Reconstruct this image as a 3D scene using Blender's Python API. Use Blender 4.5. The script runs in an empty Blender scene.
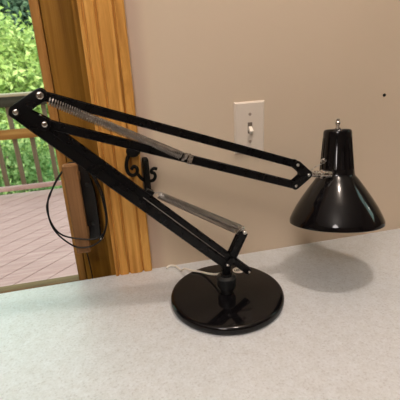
import bpy, bmesh, math, random
from mathutils import Vector, Matrix
random.seed(7)
scene = bpy.context.scene
col = scene.collection
PI = math.pi

# ------------------------------------------------------------------ materials
def mat(name, base=(.5, .5, .5), rough=.5, metal=0., spec=.5, coat=0.):
    m = bpy.data.materials.new(name); m.use_nodes = True
    b = m.node_tree.nodes['Principled BSDF']
    b.inputs['Base Color'].default_value = (*base, 1)
    b.inputs['Roughness'].default_value = rough
    b.inputs['Metallic'].default_value = metal
    b.inputs['Specular IOR Level'].default_value = spec
    b.inputs['Coat Weight'].default_value = coat
    return m, m.node_tree, b

def node(t, kind, **kw):
    n = t.nodes.new(kind)
    for k, v in kw.items(): setattr(n, k, v)
    return n

def ramp(t, fac, stops):
    r = node(t, 'ShaderNodeValToRGB')
    e = r.color_ramp.elements
    e[0].position, e[0].color = stops[0][0], (*stops[0][1], 1)
    e[1].position, e[1].color = stops[-1][0], (*stops[-1][1], 1)
    for p, c in stops[1:-1]:
        x = e.new(p); x.color = (*c, 1)
    t.links.new(fac, r.inputs['Fac'])
    return r.outputs['Color']

def noise(t, scale, detail=3, rough=.5, mscale=(1, 1, 1), rot=(0, 0, 0), dist=0.):
    tc = node(t, 'ShaderNodeTexCoord'); mp = node(t, 'ShaderNodeMapping')
    mp.inputs['Scale'].default_value = mscale; mp.inputs['Rotation'].default_value = rot
    n = node(t, 'ShaderNodeTexNoise')
    n.inputs['Scale'].default_value = scale; n.inputs['Detail'].default_value = detail
    n.inputs['Roughness'].default_value = rough; n.inputs['Distortion'].default_value = dist
    t.links.new(tc.outputs['Object'], mp.inputs['Vector']); t.links.new(mp.outputs['Vector'], n.inputs['Vector'])
    return n.outputs['Fac']

def bump(t, b, fac, strength=.1, dist=.002):
    n = node(t, 'ShaderNodeBump'); n.inputs['Strength'].default_value = strength; n.inputs['Distance'].default_value = dist
    t.links.new(fac, n.inputs['Height']); t.links.new(n.outputs['Normal'], b.inputs['Normal'])

def wood(name, dark, mid, light, scale=1., rough=.6, axis='z', spec=.12):
    m, t, b = mat(name, mid, rough, spec=spec)
    ms = {'z': (60 * scale, 60 * scale, 3.2 * scale), 'x': (3.2 * scale, 60 * scale, 60 * scale)}[axis]
    f = noise(t, 1., 5, .62, ms, dist=.8)
    c = ramp(t, f, [(.3, dark), (.5, mid), (.68, light)])
    t.links.new(c, b.inputs['Base Color'])
    bump(t, b, f, .08, .001)
    return m

M = {}
M['oak'] = wood('oak_trim', (.38, .165, .034), (.60, .295, .068), (.72, .40, .11))
M['oak_stile'] = wood('oak_door', (.17, .074, .009), (.23, .106, .014), (.29, .145, .024), rough=.55)
M['oak_bead'] = wood('oak_bead', (.26, .115, .028), (.36, .17, .045), (.46, .235, .07))
M['oak_rail'] = wood('oak_rail', (.13, .065, .026), (.175, .09, .038), (.23, .125, .055), axis='x')
M['grip'] = wood('grip_wood', (.17, .082, .032), (.255, .130, .055), (.34, .185, .085), scale=.8, rough=.55)

m, t, b = mat('wall_paint', (.60, .485, .36), .75, spec=.2)
f = noise(t, 2.2, 3, .5)
c0 = ramp(t, f, [(.35, (.60, .49, .36)), (.65, (.63, .515, .385))])
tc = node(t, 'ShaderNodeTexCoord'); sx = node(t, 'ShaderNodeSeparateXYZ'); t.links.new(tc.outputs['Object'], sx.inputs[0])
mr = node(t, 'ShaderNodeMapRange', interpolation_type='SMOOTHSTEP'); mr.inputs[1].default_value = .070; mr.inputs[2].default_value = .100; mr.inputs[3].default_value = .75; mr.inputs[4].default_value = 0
t.links.new(sx.outputs['X'], mr.inputs[0])          # darker, pinker strip of colour along the door casing
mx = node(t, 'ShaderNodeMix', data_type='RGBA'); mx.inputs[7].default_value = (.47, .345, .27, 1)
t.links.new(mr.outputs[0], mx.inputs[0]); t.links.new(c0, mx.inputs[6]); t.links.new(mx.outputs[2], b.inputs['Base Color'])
bump(t, b, noise(t, 260, 2), .05, .0006)
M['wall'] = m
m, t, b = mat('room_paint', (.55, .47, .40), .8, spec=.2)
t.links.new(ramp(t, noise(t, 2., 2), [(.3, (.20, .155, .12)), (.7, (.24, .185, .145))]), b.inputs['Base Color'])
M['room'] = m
m, t, b = mat('ceiling_paint', (.78, .75, .7), .9, spec=.1)
bump(t, b, noise(t, 90, 3), .2, .003); M['ceiling'] = m
m, t, b = mat('floor_wood', (.2, .12, .06), .4)
t.links.new(ramp(t, noise(t, 1, 4, .6, (3, 40, 3)), [(.3, (.13, .07, .035)), (.7, (.26, .15, .08))]), b.inputs['Base Color'])
M['floor'] = m

# speckled laminate
m, t, b = mat('laminate', (.8, .77, .72), .36, spec=.35)
f1 = noise(t, 260, 3, .6); f2 = noise(t, 60, 4, .6)
c1 = ramp(t, f1, [(.30, (.52, .515, .515)), (.40, (.62, .638, .65)), (.55, (.662, .682, .70)), (.70, (.70, .727, .75))])
c2 = ramp(t, f2, [(.35, (.93, .92, .90)), (.65, (1, 1, 1))])
mx = node(t, 'ShaderNodeMix', data_type='RGBA', blend_type='MULTIPLY'); mx.inputs[0].default_value = 1
t.links.new(c1, mx.inputs[6]); t.links.new(c2, mx.inputs[7]); t.links.new(mx.outputs[2], b.inputs['Base Color'])
M['laminate'] = m

m, t, b = mat('black_enamel', (.004, .0036, .0042), .1, spec=.32, coat=.0)
b.inputs['Coat Roughness'].default_value = .06
t.links.new(ramp(t, noise(t, 30, 2), [(.3, (.07,) * 3), (.7, (.10,) * 3)]), b.inputs['Roughness'])
M['enamel'] = m
m, t, b = mat('black_bar', (.004, .004, .0045), .28, spec=.22)
t.links.new(ramp(t, noise(t, 60, 2), [(.3, (.24,) * 3), (.7, (.34,) * 3)]), b.inputs['Roughness'])
M['bar'] = m
m, t, b = mat('collar_plastic', (.012, .013, .013), .35)
bump(t, b, noise(t, 300, 2), .05, .0003); M['collar'] = m
m, t, b = mat('nickel', (.62, .58, .53), .26, 1.)
t.links.new(ramp(t, noise(t, 200, 2), [(.3, (.2,) * 3), (.7, (.34,) * 3)]), b.inputs['Roughness'])
M['nickel'] = m
m, t, b = mat('spring_steel', (.46, .42, .38), .4, 1.)
t.links.new(ramp(t, noise(t, 90, 2), [(.3, (.33, .295, .27)), (.7, (.48, .44, .40))]), b.inputs['Base Color'])
M['spring'] = m
m, t, b = mat('white_cord', (.82, .78, .68), .45)
t.links.new(ramp(t, noise(t, 60, 2), [(.3, (.76, .71, .6)), (.7, (.85, .81, .72))]), b.inputs['Base Color']); M['cord'] = m
m, t, b = mat('sticker_white', (.85, .82, .78), .4)
t.links.new(ramp(t, noise(t, 80, 2), [(.3, (.82, .79, .75)), (.7, (.88, .85, .81))]), b.inputs['Base Color']); M['sticker'] = m
m, t, b = mat('ink', (.02, .018, .018), .5); bump(t, b, noise(t, 200), .02); M['ink'] = m
m, t, b = mat('switch_plastic', (.72, .63, .53), .33)
t.links.new(ramp(t, noise(t, 20, 2), [(.3, (.70, .61, .51)), (.7, (.735, .645, .545))]), b.inputs['Base Color']); M['plastic'] = m
m, t, b = mat('toggle_plastic', (.80, .73, .63), .28); bump(t, b, noise(t, 90), .01); M['toggle'] = m
m, t, b = mat('slot_dark', (.16, .12, .09), .7); bump(t, b, noise(t, 90), .02); M['slot'] = m
m, t, b = mat('screw_paint', (.42, .33, .26), .4, .3); bump(t, b, noise(t, 400), .05); M['screw'] = m
m, t, b = mat('wrought_iron', (.004, .0035, .003), .5, spec=.15)
bump(t, b, noise(t, 160, 3), .35, .001); M['iron'] = m
m, t, b = mat('plate_black', (.010, .009, .009), .45, spec=.3)
bump(t, b, noise(t, 300, 2), .08, .0005); M['plate'] = m
m, t, b = mat('cable_black', (.005, .005, .005), .45, spec=.2); bump(t, b, noise(t, 200), .02); M['cable'] = m

# deck
m, t, b = mat('deck_boards', (.5, .3, .28), .6, spec=.3)
f = noise(t, 1, 4, .6, (2.5, 40, 10), (0, 0, math.radians(-45)))
tc = node(t, 'ShaderNodeObjectInfo')
t.links.new(ramp(t, f, [(.3, (.32, .145, .13)), (.5, (.40, .195, .175)), (.7, (.48, .25, .225))]), b.inputs['Base Color'])
M['deck'] = m
M['rail_gray'] = wood('rail_gray', (.27, .17, .12), (.36, .235, .165), (.44, .30, .215), scale=.3, rough=.7, axis='x')
M['rail_shade'] = wood('rail_shade', (.024, .016, .011), (.036, .024, .017), (.05, .035, .025), scale=.3, rough=.8, axis='x')  # near-black tone puts the shade under the cap into the fascia colour
M['rail_brown'] = wood('rail_brown', (.18, .062, .014), (.26, .095, .025), (.34, .145, .045), scale=.3, rough=.7, axis='x')
M['baluster'] = wood('baluster', (.10, .058, .038), (.15, .088, .058), (.20, .125, .085), scale=.3, rough=.7)

def leafmat(name, stops, transl=.45):
    m = bpy.data.materials.new(name); m.use_nodes = True; t = m.node_tree
    for n in list(t.nodes): t.nodes.remove(n)
    out = node(t, 'ShaderNodeOutputMaterial'); g = node(t, 'ShaderNodeNewGeometry')
    c = ramp(t, g.outputs['Random Per Island'], stops)
    d = node(t, 'ShaderNodeBsdfDiffuse'); tr = node(t, 'ShaderNodeBsdfTranslucent'); mx = node(t, 'ShaderNodeMixShader')
    mx.inputs[0].default_value = transl
    t.links.new(c, d.inputs['Color']); t.links.new(c, tr.inputs['Color'])
    t.links.new(d.outputs[0], mx.inputs[1]); t.links.new(tr.outputs[0], mx.inputs[2]); t.links.new(mx.outputs[0], out.inputs['Surface'])
    return m
M['leaf_bright'] = leafmat('leaf_bright', [(0, (.20, .26, .07)), (.5, (.37, .44, .14)), (1, (.56, .60, .25))])
M['leaf_mid'] = leafmat('leaf_mid', [(0, (.11, .17, .055)), (.5, (.21, .29, .10)), (1, (.40, .45, .20))])
M['leaf_dark'] = leafmat('leaf_dark', [(0, (.035, .055, .04)), (.6, (.07, .105, .07)), (1, (.15, .2, .13))], .3)
m, t, b = mat('bark', (.12, .08, .05), .85)
f = noise(t, 1, 4, .6, (30, 30, 5)); t.links.new(ramp(t, f, [(.3, (.06, .045, .03)), (.7, (.18, .13, .09))]), b.inputs['Base Color']); bump(t, b, f, .5, .02)
M['bark'] = m
m, t, b = mat('ground_green', (.1, .18, .05), .95, spec=.1)
f = noise(t, 1.3, 6, .7); t.links.new(ramp(t, f, [(.3, (.04, .09, .03)), (.55, (.11, .2, .06)), (.75, (.2, .32, .1))]), b.inputs['Base Color'])
M['ground'] = m

# glass: clear with fresnel reflection
m = bpy.data.materials.new('door_glass'); m.use_nodes = True; t = m.node_tree
for n in list(t.nodes): t.nodes.remove(n)
out = node(t, 'ShaderNodeOutputMaterial'); fr = node(t, 'ShaderNodeFresnel'); fr.inputs[0].default_value = 1.25
tr = node(t, 'ShaderNodeBsdfTransparent'); gl = node(t, 'ShaderNodeBsdfGlossy'); mx = node(t, 'ShaderNodeMixShader')
tr.inputs[0].default_value = (.96, .985, .97, 1); gl.inputs['Roughness'].default_value = .02
t.links.new(fr.outputs[0], mx.inputs[0]); t.links.new(tr.outputs[0], mx.inputs[1]); t.links.new(gl.outputs[0], mx.inputs[2]); t.links.new(mx.outputs[0], out.inputs['Surface'])
M['glass'] = m

# ------------------------------------------------------------------ mesh helpers (all in world coordinates)
def box(bm, lo, hi, bev=0., seg=2):
    lo, hi = Vector(lo), Vector(hi)
    vs = bmesh.ops.create_cube(bm, size=1)['verts']
    for v in vs:
        v.co = Vector([(lo[i] + hi[i]) / 2 + v.co[i] * (hi[i] - lo[i]) for i in range(3)])
    if bev > 0:
        es = list({e for v in vs for e in v.link_edges})
        bmesh.ops.bevel(bm, geom=es, offset=bev, segments=seg, affect='EDGES', profile=.5)

def obar(bm, p, q, side, w, h, bev=.001, ext=0.):
    """bar from p to q; width w along `side`, height h across."""
    p, q, side = Vector(p), Vector(q), Vector(side).normalized()
    d = (q - p).normalized(); p = p - d * ext; q = q + d * ext
    u = d.cross(side).normalized()
    vs = bmesh.ops.create_cube(bm, size=1)['verts']
    L = (q - p).length; c = (p + q) / 2
    for v in vs:
        v.co = c + d * (v.co.x * L) + side * (v.co.y * w) + u * (v.co.z * h)
    if bev > 0:
        es = list({e for v in vs for e in v.link_edges})
        bmesh.ops.bevel(bm, geom=es, offset=bev, segments=2, affect='EDGES', profile=.5)

def frame(a):
    a = Vector(a).normalized()
    x = a.cross(Vector((0, 1, 0)) if abs(a.y) < .9 else Vector((1, 0, 0))).normalized()
    return a, x, x.cross(a) * -1

def lathe(bm, o, a, prof, n=48, mod=None, cap=True):
    """prof: list of (radius, height along a)."""
    o = Vector(o); a, x, y = frame(a)
    rings = []
    for r, h in prof:
        if r < 1e-6:
            rings.append([bm.verts.new(o + a * h)]); continue
        ring = []
        for k in range(n):
            th = 2 * PI * k / n
            rr = r if mod is None else mod(r, h, th)
            ring.append(bm.verts.new(o + a * h + x * (rr * math.cos(th)) + y * (rr * math.sin(th))))
        rings.append(ring)
    for A, B in zip(rings, rings[1:]):
        for k in range(n):
            k2 = (k + 1) % n
            if len(A) == 1 and len(B) == 1: continue
            if len(A) == 1: bm.faces.new((A[0], B[k2], B[k]))
            elif len(B) == 1: bm.faces.new((A[k], A[k2], B[0]))
            else: bm.faces.new((A[k], A[k2], B[k2], B[k]))
    if cap:
        for R in (rings[0], rings[-1]):
            if len(R) > 2:
                try: bm.faces.new(R)
                except ValueError: pass

def cyl(bm, p, q, r, n=24, bev=.0, r2=None):
    p, q = Vector(p), Vector(q); L = (q - p).length; r2 = r if r2 is None else r2
    if bev > 0: prof = [(0, 0), (r - bev, 0), (r, bev), (r2, L - bev), (r2 - bev, L), (0, L)]
    else: prof = [(0, 0), (r, 0), (r2, L), (0, L)]
    lathe(bm, p, q - p, prof, n)

def ball(bm, c, r, sc=(1, 1, 1), u=20, v=12):
    vs = bmesh.ops.create_uvsphere(bm, u_segments=u, v_segments=v, radius=r)['verts']
    for w in vs: w.co = Vector(c) + Vector((w.co.x * sc[0], w.co.y * sc[1], w.co.z * sc[2]))

def spline(pts, per=10, closed=False):
    P = [Vector(p) for p in pts]; out = []; n = len(P)
    rng = range(n if closed else n - 1)
    for i in rng:
        if closed: p0, p1, p2, p3 = P[(i - 1) % n], P[i], P[(i + 1) % n], P[(i + 2) % n]
        else: p0, p1, p2, p3 = P[max(i - 1, 0)], P[i], P[i + 1], P[min(i + 2, n - 1)]
        for k in range(per):
            s = k / per
            out.append(.5 * ((2 * p1) + (p2 - p0) * s + (2 * p0 - 5 * p1 + 4 * p2 - p3) * s * s + (3 * p1 - p0 - 3 * p2 + p3) * s ** 3))
    if not closed: out.append(P[-1])
    return out

def tube(bm, path, r, n=8, rad=None):
    path = [Vector(p) for p in path]; rings = []; up = None
    for i, p in enumerate(path):
        d = (path[min(i + 1, len(path) - 1)] - path[max(i - 1, 0)]).normalized()
        if up is None: up = d.orthogonal().normalized()
        up = (up - d * up.dot(d))
        up = up.normalized() if up.length > 1e-6 else d.orthogonal().normalized()
        w = d.cross(up); rr = r if rad is None else rad(i / (len(path) - 1)) * r
        rings.append([bm.verts.new(p + up * (rr * math.cos(2 * PI * k / n)) + w * (rr * math.sin(2 * PI * k / n))) for k in range(n)])
    for A, B in zip(rings, rings[1:]):
        for k in range(n): bm.faces.new((A[k], A[(k + 1) % n], B[(k + 1) % n], B[k]))
    bm.faces.new(rings[0]); bm.faces.new(rings[-1][::-1])

def prism(bm, poly, o, ax, ay, nrm, t0, t1, bev=0.):
    """extrude a 2-D polygon: point = o + ax*u + ay*v + nrm*t."""
    o, ax, ay, nrm = map(Vector, (o, ax, ay, nrm))
    A = [bm.verts.new(o + ax * u + ay * v + nrm * t0) for u, v in poly]
    B = [bm.verts.new(o + ax * u + ay * v + nrm * t1) for u, v in poly]
    n = len(poly); fs = [bm.faces.new(A), bm.faces.new(B[::-1])]
    for k in range(n): fs.append(bm.faces.new((A[k], B[k], B[(k + 1) % n], A[(k + 1) % n])))
    if bev > 0:
        es = list({e for f in fs[:2] for e in f.edges})
        bmesh.ops.bevel(bm, geom=es, offset=bev, segments=2, affect='EDGES', profile=.5)

def thick(poly, r, n=8):
    """outline of an open three-point polyline of half width r with round ends and round outer corner."""
    b_, a_, c_ = [Vector(p) for p in poly]
    def arc(c, a0, a1, k=n): return [(c.x + r * math.cos(a0 + (a1 - a0) * i / k), c.y + r * math.sin(a0 + (a1 - a0) * i / k)) for i in range(k + 1)]
    d1 = (a_ - b_).normalized(); d2 = (c_ - a_).normalized()
    turn = d1.x * d2.y - d1.y * d2.x
    s = 1 if turn > 0 else -1                       # inner side is on the left when turn > 0
    n1 = Vector((-d1.y, d1.x)) * s; n2 = Vector((-d2.y, d2.x)) * s
    # inner corner
    ang = math.acos(max(-1, min(1, d1.dot(d2))))
    bis = (n1 + n2).normalized(); inner = a_ + bis * (r / max(.2, math.cos(ang / 2)))
    out = []
    ab = math.atan2(n1.y, n1.x); out += arc(b_, ab, ab + s * PI)          # round end at b, from inner to outer
    o1 = math.atan2(-n1.y, -n1.x); o2 = math.atan2(-n2.y, -n2.x)
    dd = (o2 - o1 + PI) % (2 * PI) - PI
    out += arc(a_, o1, o1 + dd)
    out += arc(c_, o2, o2 + s * PI)
    out.append((inner.x, inner.y))
    return out

def obj(name, bm, material, parent=None, sharp=35, smooth=True, kind=None):
    bmesh.ops.recalc_face_normals(bm, faces=bm.faces[:])
    if smooth:
        for f_ in bm.faces: f_.smooth = True
        lim = math.radians(sharp)
        for e in bm.edges:
            e.smooth = len(e.link_faces) == 2 and e.calc_face_angle(PI) < lim
    base = Vector((0, 0, 0)); p = parent
    while p is not None: base += p.location; p = p.parent
    own = Vector((0, 0, 0))
    if parent is None and kind is None:
        xs = [v.co for v in bm.verts]
        own = Vector(((min(v.x for v in xs) + max(v.x for v in xs)) / 2, (min(v.y for v in xs) + max(v.y for v in xs)) / 2, min(v.z for v in xs)))
    for v in bm.verts: v.co -= base + own
    me = bpy.data.meshes.new(name); bm.to_mesh(me); bm.free()
    me.materials.append(material)
    o = bpy.data.objects.new(name, me); col.objects.link(o)
    o.location = own
    if parent is not None: o.parent = parent
    if kind: o['kind'] = kind
    return o

def thing(name, label, cat, loc=(0, 0, 0), group=None):
    o = bpy.data.objects.new(name, None); col.objects.link(o); o.location = loc; o.empty_display_size = .05
    o['label'] = label; o['category'] = cat
    if group: o['group'] = group
    return o

def tag(o, label, cat, group=None, kind=None):
    o['label'] = label; o['category'] = cat
    if group: o['group'] = group
    if kind: o['kind'] = kind
    return o
B = bmesh.new

# ------------------------------------------------------------------ room shell  (z = 0 is the counter top, y = 0 the back wall face)
FZ, CZ = -.75, 1.95
XL, XR, YF = -2.1, 2.3, -3.0
OPL, OPR, OPT = -1.35, -.0262, 1.35              # door opening
bm = B()
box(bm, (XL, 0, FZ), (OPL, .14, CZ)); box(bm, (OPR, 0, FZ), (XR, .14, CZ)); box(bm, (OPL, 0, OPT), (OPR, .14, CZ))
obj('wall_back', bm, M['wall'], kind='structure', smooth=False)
bm = B(); box(bm, (XL - .12, YF, FZ), (XL, .14, CZ)); obj('wall_left', bm, M['room'], kind='structure', smooth=False)
WY0, WY1, WZ0, WZ1 = -.68, -.34, .70, 1.80     # window in the right wall
bm = B()
box(bm, (XR, YF, FZ), (XR + .12, WY0, CZ)); box(bm, (XR, WY1, FZ), (XR + .12, .14, CZ))
box(bm, (XR, WY0, FZ), (XR + .12, WY1, WZ0)); box(bm, (XR, WY0, WZ1), (XR + .12, WY1, CZ))
obj('wall_right', bm, M['room'], kind='structure', smooth=False)
bm = B(); box(bm, (XL - .12, YF - .12, FZ), (XR + .12, YF, CZ)); obj('wall_front', bm, M['room'], kind='structure', smooth=False)
bm = B(); box(bm, (XL - .12, YF - .12, FZ - .1), (XR + .12, .14, FZ)); obj('floor', bm, M['floor'], kind='structure', smooth=False)
bm = B(); box(bm, (XL - .12, YF - .12, CZ), (XR + .12, .45, CZ + .15)); obj('ceiling', bm, M['ceiling'], kind='structure', smooth=False)
# window_1 : frame, mullion, pane
bm = B()
for lo, hi in (((XR - .015, WY0 - .07, WZ0 - .07), (XR + .06, WY0, WZ1 + .07)), ((XR - .015, WY1, WZ0 - .07), (XR + .06, WY1 + .07, WZ1 + .07)),
               ((XR - .015, WY0, WZ1), (XR + .06, WY1, WZ1 + .07)), ((XR - .015, WY0, WZ0 - .07), (XR + .06, WY1, WZ0)),
               ((XR + .02, WY0, (WZ0 + WZ1) / 2 - .015), (XR + .06, WY1, (WZ0 + WZ1) / 2 + .015))):
    box(bm, lo, hi, .003)
wnd = obj('window_1', bm, M['oak'], kind='structure')
bm = B(); box(bm, (XR + .038, WY0, WZ0), (XR + .042, WY1, WZ1)); obj('pane', bm, M['glass'], wnd, smooth=False)

# casing of the door : one moulded oak profile
prof = [(-.026, 0), (-.026, -.0094), (-.0257, -.0098), (-.022, -.0105), (-.0195, -.0095), (-.0182, -.0045), (-.0160, -.0045), (-.0148, -.0085),
        (.001, -.0095), (.0028, -.0085), (.0040, -.0030), (.0066, -.0030), (.008, -.0080), (.014, -.0098), (.022, -.0106), (.030, -.0100), (.035, -.0085),
        (.0360, -.0035), (.0388, -.0035), (.0400, -.0095), (.0430, -.0110), (.0555, -.0110), (.0580, -.0085), (.0580, 0)]
bm = B(); prism(bm, prof, (0, 0, 0), (1, 0, 0), (0, 1, 0), (0, 0, 1), .0005, OPT + .06)
obj('trim_1', bm, M['oak'], kind='structure', sharp=25)
# jamb lining
bm = B(); box(bm, (OPR - .010, -.0004, FZ), (OPR - .0002, .14, OPT)); obj('trim_2', bm, M['oak_stile'], kind='structure', smooth=False)

# ------------------------------------------------------------------ the glazed door
door = thing('door_1', 'oak framed glass patio door opening on the deck', 'door', (-.69, .06, FZ)); door['kind'] = 'structure'
bm = B(); box(bm, (-.0965, .045, FZ), (OPR - .0105, .095, OPT), .002); box(bm, (OPL + .002, .045, FZ), (OPL + .07, .095, OPT), .002)
box(bm, (OPL + .07, .045, OPT - .08), (-.0965, .095, OPT), .002)
obj('stile', bm, M['oak_stile'], door)
bm = B(); box(bm, (-.1165, .047, -.030), (-.0980, .085, OPT - .08), .003); obj('glass_stop', bm, M['oak_bead'], door)
bm = B(); box(bm, (OPL + .07, .046, FZ), (-.0975, .094, -.036), .002)
obj('bottom_rail', bm, M['oak_rail'], door)
bm = B(); box(bm, (OPL + .06, .068, -.038), (-.112, .072, OPT - .07)); obj('pane', bm, M['glass'], door, smooth=False)
bm = B()
prism(bm, [(-.0735, .268), (-.0600, .268), (-.0565, .262), (-.0480, .205), (-.0470, .187), (-.0475, .091), (-.0500, .088), (-.0760, .088), (-.0780, .091)],
      (0, 0, 0), (1, 0, 0), (0, 0, 1), (0, 1, 0), .018, .0455, .0015)
hnd = obj('door_handle', bm, M['plate'], door); hnd['label'] = 'black metal door pull plate with wooden grip'
for x, z in ((-.061, .221), (-.061, .129)):
    bm = B(); cyl(bm, (x, .0185, z), (x, .0145, z), .0042, 20, .0012); obj('screw', bm, M['collar'], hnd)
bm = B(); box(bm, (-.1010, -.030, .081), (-.0715, -.006, .279), .004, 3)
for z in (.115, .245): box(bm, (-.084, -.008, z - .008), (-.0715, .030, z + .008), .001)
obj('grip', bm, M['grip'], hnd)['label'] = 'brown wooden grip block'

# black cable coil hanging on the grip
pts = [(-.088, -.001, .272), (-.101, -.012, .266), (-.118, -.028, .247), (-.131, -.034, .224), (-.142, -.036, .198), (-.138, -.037, .162), (-.123, -.038, .136),
       (-.092, -.039, .122), (-.054, -.039, .116), (-.035, -.034, .131), (-.029, -.028, .166), (-.036, -.018, .221), (-.052, -.004, .258), (-.072, .002, .274),
       (-.090, .001, .276), (-.104, -.012, .262), (-.122, -.030, .240), (-.137, -.035, .213), (-.141, -.037, .172), (-.130, -.039, .138), (-.104, -.042, .109), (-.085, -.043, .102),
       (-.066, -.042, .102), (-.045, -.037, .112), (-.031, -.032, .139), (-.027, -.028, .168), (-.031, -.016, .215), (-.046, -.003, .252), (-.066, .003, .268)]
bm = B(); tube(bm, spline(pts, 10), .00175, 8)
cab = obj('cable', bm, M['cable'])
bm = B(); tube(bm, spline([(-.0840, -.002, .080), (-.0835, .006, .06), (-.0825, .012, .035), (-.0815, .016, .0), (-.081, .018, -.03)], 6), .0014, 8)
tail = obj('tail', bm, M['cable'], cab)
bm = B(); cyl(bm, (-.047, -.036, .1105), (-.041, -.034, .1165), .0028, 12, .0006); obj('connector', bm, M['nickel'], cab)
tag(cab, 'thin black cable looped in a coil around the wooden door handle', 'cable')

# ------------------------------------------------------------------ counter
bm = B(); box(bm, (XL + .002, -.70, -.040), (XR - .002, -.0005, 0), .0022, 2)
ct = obj('countertop', bm, M['laminate']); tag(ct, 'off-white speckled laminate countertop under the black desk lamp', 'countertop')
bm = B()
box(bm, (XL + .002, -.64, FZ + .1), (XR - .002, -.004, -.040)); box(bm, (XL + .002, -.58, FZ), (XR - .002, -.004, FZ + .1))
obj('trim_3', bm, M['oak_stile'], kind='structure', smooth=False)

# ------------------------------------------------------------------ wall things
SX, SZ = .2704, .2578
sw = thing('light_switch', 'cream toggle light switch on the beige wall above the lamp arm', 'light switch', (SX + .035, 0, SZ))
bm = B(); lo = (SX, -.0065, SZ); hi = (SX + .070, 0, SZ + .1145)
A_ = [bm.verts.new(p) for p in ((SX, -.0002, SZ), (SX + .07, -.0002, SZ), (SX + .07, -.0002, SZ + .1145), (SX, -.0002, SZ + .1145))]
C_ = [bm.verts.new(p) for p in ((SX, -.003, SZ), (SX + .07, -.003, SZ), (SX + .07, -.003, SZ + .1145), (SX, -.003, SZ + .1145))]
k = .0035
D_ = [bm.verts.new(p) for p in ((SX + k, -.0068, SZ + k), (SX + .07 - k, -.0068, SZ + k), (SX + .07 - k, -.0068, SZ + .1145 - k), (SX + k, -.0068, SZ + .1145 - k))]
bm.faces.new(A_); bm.faces.new(D_)
for P_, Q_ in ((A_, C_), (C_, D_)):
    for i in range(4): bm.faces.new((P_[i], P_[(i + 1) % 4], Q_[(i + 1) % 4], Q_[i]))
obj('wall_plate', bm, M['plastic'], sw)
cx, cz = SX + .035, SZ + .0573
bm = B(); box(bm, (cx - .0052, -.0072, cz - .0122), (cx + .0052, -.0066, cz + .0122)); obj('slot', bm, M['slot'], sw)
bm = B()
obar(bm, (cx, -.005, cz + .001), (cx, -.019, cz - .0085), (1, 0, 0), .0082, .0085, .0014); obj('toggle', bm, M['toggle'], sw)
for dz in (-.0302, .0302):
    bm = B(); lathe(bm, (cx, -.0064, cz + dz), (0, -1, 0), [(0, 0), (.0034, 0), (.0034, .0010), (.0022, .0016), (0, .0017)], 20); obj('screw', bm, M['screw'], sw)

bm = B(); lathe(bm, (.6435, .0, .361), (0, -1, 0), [(0, -.003), (.0028, -.003), (.0038, .002), (.0028, .0035), (0, .004)], 16)
tag(obj('nail', bm, M['iron']), 'small dark nail head in the wall above right of lamp shade', 'nail')

hk = thing('wall_hook', 'black wrought iron hook with curls on wall edge behind lamp arms', 'hook', (.066, -.01, .19))
bm = B(); box(bm, (.0605, -.024, .185), (.0735, -.001, .274), .004, 3)
tube(bm, spline([(.0665, -.024, .27), (.0670, -.029, .25), (.0660, -.029, .22), (.0655, -.026, .19)], 6), .004, 10); obj('back_bar', bm, M['iron'], hk)
bm = B(); lathe(bm, (.0440, -.013, .292), (0, -1, .15), [(0, 0), (.011, 0), (.0145, .003), (.0150, .008), (.012, .012), (0, .0135)], 24)
for v in bm.verts: v.co.z = .292 + (v.co.z - .292) * .88
obj('finial', bm, M['iron'], hk)
bm = B(); tube(bm, spline([(.036, -.018, .287), (.030, -.020, .278), (.0265, -.021, .262), (.0290, -.022, .248), (.037, -.022, .2415), (.0465, -.022, .246), (.0475, -.021, .256), (.041, -.020, .260), (.036, -.020, .254)], 8), .0038, 10)
obj('curl', bm, M['iron'], hk)
bm = B(); tube(bm, spline([(.047, -.022, .245), (.055, -.02, .232), (.064, -.018, .225), (.073, -.02, .224), (.080, -.022, .226), (.0845, -.023, .234), (.0820, -.023, .242), (.0775, -.022, .243), (.0780, -.022, .248), (.083, -.022, .2515), (.0895, -.021, .2495)], 8), .0036, 10)
obj('curl', bm, M['iron'], hk)

# ------------------------------------------------------------------ the desk lamp
CX, CY = .1927, -.1721
TH = math.radians(3)
E1 = Vector((math.cos(TH), math.sin(TH), 0)); NN = Vector((math.sin(TH), -math.cos(TH), 0))   # NN points to the room
def S(s, z, off=0.): return Vector((CX, CY, 0)) + E1 * s + Vector((0, 0, z)) + NN * off
lamp = thing('desk_lamp', 'black spring-balanced architect desk lamp with round weighted base', 'lamp', (CX, CY, 0))
R = .1152
bm = B()
lathe(bm, (CX, CY, 0), (0, 0, 1), [(0, .0006), (R - .004, .0006), (R - .001, .002), (R, .005), (R, .0115), (R - .0012, .0150), (R - .004, .0172), (R - .008, .0180), (0, .0184)], 128)
base = obj('base', bm, M['enamel'], lamp, sharp=50)
bm = B()
lathe(bm, (.2420, -.1010, .0181), (0, 0, 1), [(0, 0), (.0130, 0), (.0130, .0005), (0, .0006)], 40)
st = obj('sticker', bm, M['sticker'], base); st['label'] = 'small white round sticker with dark lettering'
cu = bpy.data.curves.new('lettering', 'FONT'); cu.body = 'LEDU'; cu.size = .0088; cu.extrude = .0001; cu.align_x = 'CENTER'; cu.align_y = 'CENTER'; cu.offset = .00025
tmp = bpy.data.objects.new('lettering_tmp', cu); col.objects.link(tmp)
dg = bpy.context.evaluated_depsgraph_get(); dg.update()
me = bpy.data.meshes.new_from_object(tmp.evaluated_get(dg)); bpy.data.objects.remove(tmp)
bm = B(); bm.from_mesh(me)
for v in bm.verts: v.co = Vector((.2425, -.1015, .01885)) + Matrix.Rotation(math.radians(-8), 3, 'Z') @ v.co
obj('lettering', bm, M['ink'], base, smooth=False)

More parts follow.
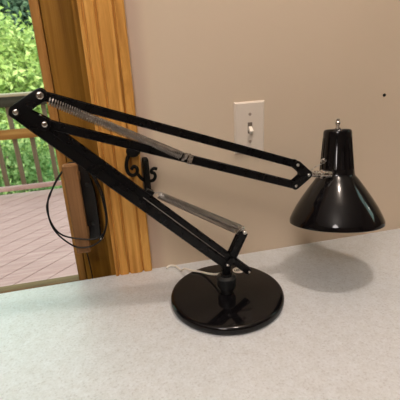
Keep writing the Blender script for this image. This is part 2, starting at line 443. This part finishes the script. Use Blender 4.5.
bm = B()
lathe(bm, (CX, CY, .0180), (0, 0, 1), [(0, 0), (.0125, 0), (.0130, .003), (.0150, .008), (.0180, .013), (.0192, .018), (.0188, .026), (.0192, .031), (.0196, .034), (.0188, .0365), (.0150, .0385), (.0105, .040), (0, .040)], 48)
obj('collar', bm, M['collar'], lamp)
bm = B(); lathe(bm, (CX, CY, .057), (0, 0, 1), [(0, 0), (.0125, 0), (.0125, .003), (.0092, .004), (.0092, .017), (.0105, .019), (.0105, .024), (0, .024)], 32)
obj('post', bm, M['bar'], lamp)

A_, B_, C_ = (-.3231, .4101), (-.2855, .4311), (-.2865, .3887)
D_, E_, F_ = (.1468, .2692), (.1714, .2463), (.1450, .2275)
G_, H_ = (.0001, .0842), (.0470, .0565)
def bolt(parent, p, r, side=1, h=.0025, base_off=.0095, mt='nickel'):
    bm = B(); q = S(*p, base_off * side)
    lathe(bm, q, NN * side, [(0, 0), (r, 0), (r, h * .55), (r * .8, h * .85), (r * .45, h), (0, h)], 20)
    return obj('bolt', bm, M[mt], parent)
def plates(name, poly, r, gap, th, mt='bar'):
    bm = B(); out = thick(poly, r)
    for sg in (1, -1):
        prism(bm, out, (CX, CY, 0), E1, (0, 0, 1), NN, sg * gap, sg * (gap + th), .0004)
    return obj(name, bm, M[mt], lamp, sharp=40)
# lower arm : two bars
def bar(p, q, w, h, dz=(0, 0), ext=.004, off=0):
    bm = B(); obar(bm, S(p[0] + dz[0], p[1] + dz[1], off), S(q[0] + dz[0], q[1] + dz[1], off), NN, w, h, .0011, ext)
    return obj('arm_bar', bm, M['bar'], lamp)
lo1 = bar(A_, G_, .0160, .0150, (-.0012, -.0012), .005)
lo2 = bar(C_, H_, .0105, .0120, (0, 0), .002)
bm = B(); tube(bm, [S(-.150, .2490, .0085), S(-.006, .1035, .0085)], .0007, 6); obj('arm_rod', bm, M['spring'], lo1)  # thin grey rod along the seam between the two bars
up1 = bar(B_, D_, .0115, .0118)
up2 = bar(C_, F_, .0115, .0118)
elbow = plates('elbow_plate', (B_, A_, C_), .0098, .0083, .0018)
bolt(elbow, A_, .0040, base_off=.0101); bolt(elbow, B_, .0054, base_off=.0101); bolt(elbow, C_, .0042, base_off=.0101)
bm = B(); cyl(bm, S(-.2915, .3995, -.004), S(-.2915, .3995, .0095), .0032, 14, .0006); obj('spring_pin', bm, M['nickel'], elbow)
head = plates('end_plate', (D_, E_, F_), .0080, .0066, .0016)
bolt(head, D_, .0030, base_off=.0082); bolt(head, E_, .0030, base_off=.0082); bolt(head, F_, .0030, base_off=.0082)
bm = B(); cyl(bm, S(.1600, .2485, -.006), S(.1600, .2485, .0085), .0062, 20, .001); obj('spacer', bm, M['bar'], head)
# base pivot : yoke plates, strut
yoke = plates('pivot_bracket', ((-.0005, .0720), G_, (.0100, .0925)), .0062, .0083, .0018)
bolt(yoke, G_, .0030, base_off=.0101); bolt(lo2, H_, .0024, base_off=.0052)
bm = B(); obar(bm, S(.0075, .0880), S(.0345, .1420), NN, .0100, .0155, .002, .003); strut = obj('strut', bm, M['bar'], lamp)
bm = B(); cyl(bm, S(.0385, .1465, -.008), S(.0385, .1465, .0085), .0042, 16, .001); obj('bolt', bm, M['nickel'], strut)
# springs
def spring(p, q, r, wire, turns, dens=1., tail=.010):
    p, q = Vector(p), Vector(q); d = (q - p).normalized(); L = (q - p).length
    a, x, y = frame(d); n = int(turns * 10); path = [p]
    for i in range(n + 1):
        u = i / n; s = u ** dens
        th = 2 * PI * turns * u
        path.append(p + d * (tail + (L - 2 * tail) * s) + x * (r * math.cos(th)) + y * (r * math.sin(th)))
    path.append(q)
    bm = B(); tube(bm, path, wire, 5)
    return obj('spring', bm, M['spring'], lamp, sharp=60)
def perp(p, q, k):
    d = Vector((q[0] - p[0], q[1] - p[1])).normalized(); return (-d.y * k, d.x * k)
for sg in (-1, 1):
    p, q = (-.2835, .4265), (-.0690, .3085); n0 = perp(p, q, .0012 * sg); n1 = perp(p, q, .0030 * sg)
    sp = spring(S(p[0] + n0[0], p[1] + n0[1], sg * .004), S(q[0] + n1[0], q[1] + n1[1], .006 + sg * .004), .0050, .00105, 66, .95)
    q0 = S(q[0] + n1[0] - .006, q[1] + n1[1] + .0033, .006 + sg * .004)
    bm = B(); cyl(bm, q0, q0 + E1 * .0045 + Vector((0, 0, -.0025)), .0056, 14, .0006); obj('spring_cap', bm, M['spring'], sp)
    p, q = (-.1290, .2515), (.0335, .1490); n0 = perp(p, q, .0014 * sg); n1 = perp(p, q, .0054 * sg)
    sp = spring(S(p[0] + n0[0], p[1] + n0[1], sg * .004), S(q[0] + n1[0], q[1] + n1[1], sg * .003), .0054, .0010, 56, 1.)
    q0 = S(q[0] + n1[0] - .006, q[1] + n1[1] + .0038, sg * .003)
    bm = B(); cyl(bm, q0, q0 + E1 * .006 + Vector((0, 0, -.0036)), .0056, 14, .0006); obj('spring_cap', bm, M['nickel'], sp)
bm = B(); obar(bm, S(-.0660, .3062), S(-.0600, .3041), NN, .0170, .0142, .0012); obj('spring_clip', bm, M['nickel'], lamp)
bm = B(); obar(bm, S(-.1420, .2590), S(-.1320, .2525), NN, .0125, .0050, .001); obj('spring_clip', bm, M['bar'], lamp)

# shade
AX = Vector((.0636, .1959, .9786)).normalized()
N0 = Vector((.4419, -.1444, .2305))
Rr, L, Rc, Lc, Rn = .0941, .1005, .0277, .0917, .0353
def vents(r, h, th):
    if .012 < h < .074:
        a = math.degrees(th) % 24
        if a < 10: return r - .0028
    return r
pr = [(0, Lc), (.018, Lc - .0002), (Rc - .0035, Lc - .001), (Rc - .001, Lc - .003), (Rc, Lc - .007), (Rc + .0006, .0745), (Rc + .0007, .0735), (Rn - .0016, .0125), (Rn - .0015, .0115), (Rn - .0005, .003), (Rn, .0), (Rn + .0012, -.002),
      (.0430, -.0095), (.0560, -.0275), (.0690, -.0465), (.0800, -.0640), (.0880, -.0795), (.0922, -.0890), (Rr - .0003, -L + .0075), (Rr, -L + .004), (Rr, -L + .0008), (Rr - .0012, -L),
      (Rr - .0022, -L + .0012), (Rr - .0025, -L + .0080), (.0795, -.0655), (.0555, -.0290), (.0330, .0010), (.0265, .0850), (0, .0860)]
bm = B(); lathe(bm, N0, AX, pr, 180, vents); 
shade = obj('lamp_shade', bm, M['enamel'], lamp, sharp=42)
top = N0 + AX * Lc
bm = B(); lathe(bm, top - AX * .0005, AX, [(0, 0), (.0062, 0), (.0062, .0025), (.0032, .0035), (.0032, .0085), (.0050, .0100), (.0056, .0125), (.0045, .0150), (.0030, .0162), (.0036, .0180), (.0036, .0200), (.0020, .0215), (0, .0217)], 20)
obj('switch_knob', bm, M['nickel'], shade)
bm = B()
q = N0 + Vector((-.0325, -.004, .034)); cyl(bm, q, q + Vector((-.0075, -.0060, .001)), .0046, 18, .0012)
obj('thumb_screw', bm, M['nickel'], shade)
# swivel stub from the end plate to the neck
tip = N0 + Vector((-.0285, -.0260, .0105)); s0 = S(.1730, .2463); 
bm = B(); cyl(bm, s0, s0.lerp(tip, .66), .0062, 20, .0008); obj('swivel_stub', bm, M['nickel'], lamp)
bm = B(); d = (tip - s0); cyl(bm, s0 + d * .55, s0 + d * 1.02, .0088, 20, .0016, .0062); obj('swivel_clamp', bm, M['nickel'], lamp)
bm = B(); tube(bm, spline([S(.176, .252, .004), S(.183, .2605, .010), S(.193, .2665, .014), q + Vector((-.002, -.006, -.003))], 8), .0009, 6); obj('wire', bm, M['nickel'], lamp)
# cord
bm = B(); tube(bm, spline([(.190, -.158, .0535), (.181, -.130, .036), (.170, -.105, .0255), (.158, -.086, .0212), (.140, -.0735, .0208), (.128, -.060, .0200), (.122, -.040, .0060), (.115, -.016, .0034), (.105, -.0075, .0034), (.097, -.0085, .0032), (.092, -.016, .0028)], 10), .0024, 10)
obj('cord', bm, M['cord'], lamp)['label'] = 'white power cord'

# ------------------------------------------------------------------ outdoors
DZ, DY = -.80, 3.28
g = math.radians(45); bd = Vector((math.cos(g), math.sin(g), 0)); bn = Vector((-bd.y, bd.x, 0))
bm = B(); W = .138
# diagonal boards clipped to the deck rectangle
x0, x1, y0, y1 = -4.2, 1.6, .16, DY + .06
k = -40
def clip(poly, f):
    out = []
    for i in range(len(poly)):
        a, b_ = poly[i], poly[(i + 1) % len(poly)]; fa, fb = f(a), f(b_)
        if fa >= 0: out.append(a)
        if (fa >= 0) != (fb >= 0):
            s = fa / (fa - fb); out.append((a[0] + (b_[0] - a[0]) * s, a[1] + (b_[1] - a[1]) * s))
    return out
for k in range(-30, 60):
    d0, d1 = k * W + .003, (k + 1) * W - .003
    P4 = [(bd.x * u + bn.x * d, bd.y * u + bn.y * d) for u, d in ((-9, d0), (9, d0), (9, d1), (-9, d1))]
    for f in (lambda p: p[0] - x0, lambda p: x1 - p[0], lambda p: p[1] - y0, lambda p: y1 - p[1]):
        if P4: P4 = clip(P4, f)
    if len(P4) > 2: prism(bm, P4, (0, 0, 0), (1, 0, 0), (0, 1, 0), (0, 0, 1), DZ - .03, DZ)
obj('floor_deck', bm, M['deck'], kind='structure', smooth=False)
bm = B(); box(bm, (x0, .16, DZ - .25), (x1, DY, DZ - .035)); 
for x in (-4.0, -2.0, 0, 1.4): box(bm, (x - .06, DY - .16, -2.7), (x + .06, DY - .04, DZ - .25))
obj('trim_4', bm, M['baluster'], kind='structure', smooth=False)
rl = thing('deck_railing', 'weathered wooden deck railing with square balusters outside glass door', 'railing', (-1.2, DY, DZ))
bm = B(); box(bm, (x0, DY - .07, .166), (x1, DY + .07, .190), .004); cap = obj('cap_rail', bm, M['rail_gray'], rl)
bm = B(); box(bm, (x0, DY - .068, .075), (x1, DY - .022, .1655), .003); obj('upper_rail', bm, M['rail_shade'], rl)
bm = B(); box(bm, (x0, DY - .062, -.225), (x1, DY - .022, -.135), .004); obj('middle_rail', bm, M['rail_brown'], rl)
bm = B(); box(bm, (x0, DY - .062, -.735), (x1, DY - .022, -.690), .004); obj('bottom_rail', bm, M['deck'], rl)
proto = None
for i in range(24):
    x = -3.46 + .1585 * i + .030
    if proto is None:
        bm = B(); box(bm, (x - .02, DY - .0215, -.735), (x + .02, DY + .0185, .149), .003); proto = obj('baluster', bm, M['baluster'], rl); X0 = x
    else:
        o = proto.copy(); col.objects.link(o); o.location = proto.location + Vector((x - X0, 0, 0))
for x in (x0 + .05, -2.75, x1 - .05):
    bm = B(); box(bm, (x - .045, DY - .0225, DZ + .001), (x + .045, DY + .0675, .1495), .004); obj('post', bm, M['baluster'], rl)

# ground with a rising wooded bank
bm = B(); nx, ny = 24, 24; G = []
for j in range(ny + 1):
    row = []
    for i in range(nx + 1):
        x = -22 + 36 * i / nx; y = .2 + 26 * j / ny
        z = -2.7 + (max(0, y - 11) * .55) + .12 * math.sin(x * 1.3 + y)
        row.append(bm.verts.new((x, y, z)))
    G.append(row)
for j in range(ny):
    for i in range(nx): bm.faces.new((G[j][i], G[j][i + 1], G[j + 1][i + 1], G[j + 1][i]))
obj('floor_ground', bm, M['ground'], kind='structure')

def tree(name, label, cx, cy, z0, zc, rx, rz, nclump, per, size, mt, trunk=.09, group=None, spread=.26):
    root = thing(name, label, 'shrub' if 'shrub' in name else 'tree', (cx, cy, z0), group)
    verts, faces = [], []
    for c in range(nclump):
        while True:
            p = Vector((random.uniform(-1, 1), random.uniform(-1, 1), random.uniform(-1, 1)))
            if .25 < p.length < 1: break
        cc = Vector((cx + p.x * rx, cy + p.y * rx, zc + p.z * rz))
        lean = Vector((p.x, p.y, p.z * .6 + .35)).normalized()
        for i in range(per):
            q = cc + Vector((random.gauss(0, spread), random.gauss(0, spread), random.gauss(0, spread * .8)))
            if q.z < z0 + .05: continue
            d = Vector((random.gauss(0, 1), random.gauss(0, 1), random.gauss(-.4, .6))).normalized()
            nn = (lean + Vector((random.gauss(0, .6), random.gauss(0, .6), random.gauss(0, .6)))).normalized()
            w = d.cross(nn)
            if w.length < .1: continue
            w.normalize(); nn = w.cross(d); l = size * random.uniform(.7, 1.35); b0 = len(verts)
            for v in (q, q + d * l * .45 + w * l * .27 + nn * l * .06, q + d * l - nn * l * .10, q + d * l * .45 - w * l * .27 + nn * l * .06):
                verts.append(v - root.location)
            faces += [(b0, b0 + 1, b0 + 2), (b0, b0 + 2, b0 + 3)]
    me = bpy.data.meshes.new('foliage'); me.from_pydata([tuple(v) for v in verts], [], faces); me.materials.append(M[mt])
    o = bpy.data.objects.new('foliage', me); col.objects.link(o); o.parent = root
    bm = B()
    tube(bm, spline([(cx, cy, z0 - .05), (cx + .05, cy, z0 + (zc - z0) * .5), (cx - .04, cy + .03, zc), (cx, cy, zc + rz * .6)], 5), trunk, 10, lambda u: 1 - .75 * u)
    for i in range(7):
        a = i * 2.4; z = z0 + (zc - z0) * (.5 + .08 * i)
        tube(bm, spline([(cx, cy, z), (cx + math.cos(a) * rx * .35, cy + math.sin(a) * rx * .35, z + rz * .3), (cx + math.cos(a) * rx * .7, cy + math.sin(a) * rx * .7, z + rz * .45)], 4), trunk * .4, 6, lambda u: 1 - .8 * u)
    obj('trunk', bm, M['bark'], root)
    return root
tree('leafy_tree', 'bright yellow-green leafy tree rising just behind the deck railing', -2.25, 8.7, -2.70, -.20, 1.60, 1.50, 190, 75, .125, 'leaf_bright')
tree('leafy_shrub', 'green bushy shrub seen low between the deck balusters', -1.40, 4.95, -2.70, -1.35, .72, 1.00, 80, 60, .085, 'leaf_mid', .05, spread=.2)
tree('dark_tree', 'dark green tree at upper left behind the bright tree', -3.1, 14.0, -1.9, 1.6, 2.6, 2.9, 300, 60, .19, 'leaf_dark', .16, spread=.36)

# ------------------------------------------------------------------ light
w = bpy.data.worlds.new('sky'); scene.world = w; w.use_nodes = True; t = w.node_tree
bg = t.nodes['Background']; bg.inputs['Strength'].default_value = 2.95
tc = node(t, 'ShaderNodeTexCoord'); sp = node(t, 'ShaderNodeSeparateXYZ'); t.links.new(tc.outputs['Generated'], sp.inputs[0])
t.links.new(ramp(t, sp.outputs['Z'], [(0, (.72, .99, .87)), (.5, (.71, .98, .90)), (1, (.64, .88, 1.))]), bg.inputs['Color'])

def light(name, kind, loc, energy, color, aim=None, **kw):
    d = bpy.data.lights.new(name, kind); d.energy = energy; d.color = color
    for k, v in kw.items(): setattr(d, k, v)
    o = bpy.data.objects.new(name, d); col.objects.link(o); o.location = loc
    if aim is not None: o.rotation_euler = Vector(aim).to_track_quat('-Z', 'Y').to_euler()
    return o
light('sun', 'SUN', (0, 0, 6), 6.6, (1, .94, .80), (.22, .82, -.53), angle=math.radians(2))
light('ceiling_lamp', 'POINT', (.36, -.61, 1.86), 32, (1, .86, .77), shadow_soft_size=.055)
light('fill_light', 'POINT', (-.45, -1.45, 1.40), 39, (1, .92, .89), shadow_soft_size=.22)  # unseen fill light added behind the camera to lift the shadows
a = light('door_portal', 'AREA', ((OPL + OPR) / 2, .16, .35), 1, (1, 1, 1), (0, -1, 0), shape='RECTANGLE', size=OPR - OPL, size_y=2.1); a.data.cycles.is_portal = True
a = light('window_portal', 'AREA', (XR + .13, (WY0 + WY1) / 2, (WZ0 + WZ1) / 2), 1, (1, 1, 1), (-1, 0, 0), shape='RECTANGLE', size=.36, size_y=1.2); a.data.cycles.is_portal = True

# ------------------------------------------------------------------ camera
D, H, p, yaw, roll, F = .8367, .4822, .3619, -.2173, -.0530, 395.8888
f = Vector((-math.sin(yaw) * math.cos(p), math.cos(yaw) * math.cos(p), -math.sin(p)))
r = Vector((math.cos(yaw), math.sin(yaw), 0)); u = r.cross(f)
c, s = math.cos(roll), math.sin(roll)
r, u = c * r + s * u, -s * r + c * u
cam = bpy.data.cameras.new('camera'); cam.sensor_width = 36; cam.lens = 36 * F / 400; cam.clip_start = .01; cam.dof.use_dof = True; cam.dof.focus_distance = .76; cam.dof.aperture_fstop = 13
co = bpy.data.objects.new('camera', cam); col.objects.link(co)
co.matrix_world = Matrix(((r.x, u.x, -f.x, 0), (r.y, u.y, -f.y, -D), (r.z, u.z, -f.z, H), (0, 0, 0, 1)))
scene.camera = co
scene.view_settings.view_transform = 'Standard'
scene.view_settings.look = 'None'
scene.view_settings.exposure = 0.08
try:
    scene.cycles.use_denoising = True
    scene.cycles.max_bounces = 10
    scene.cycles.transparent_max_bounces = 12
except Exception: pass
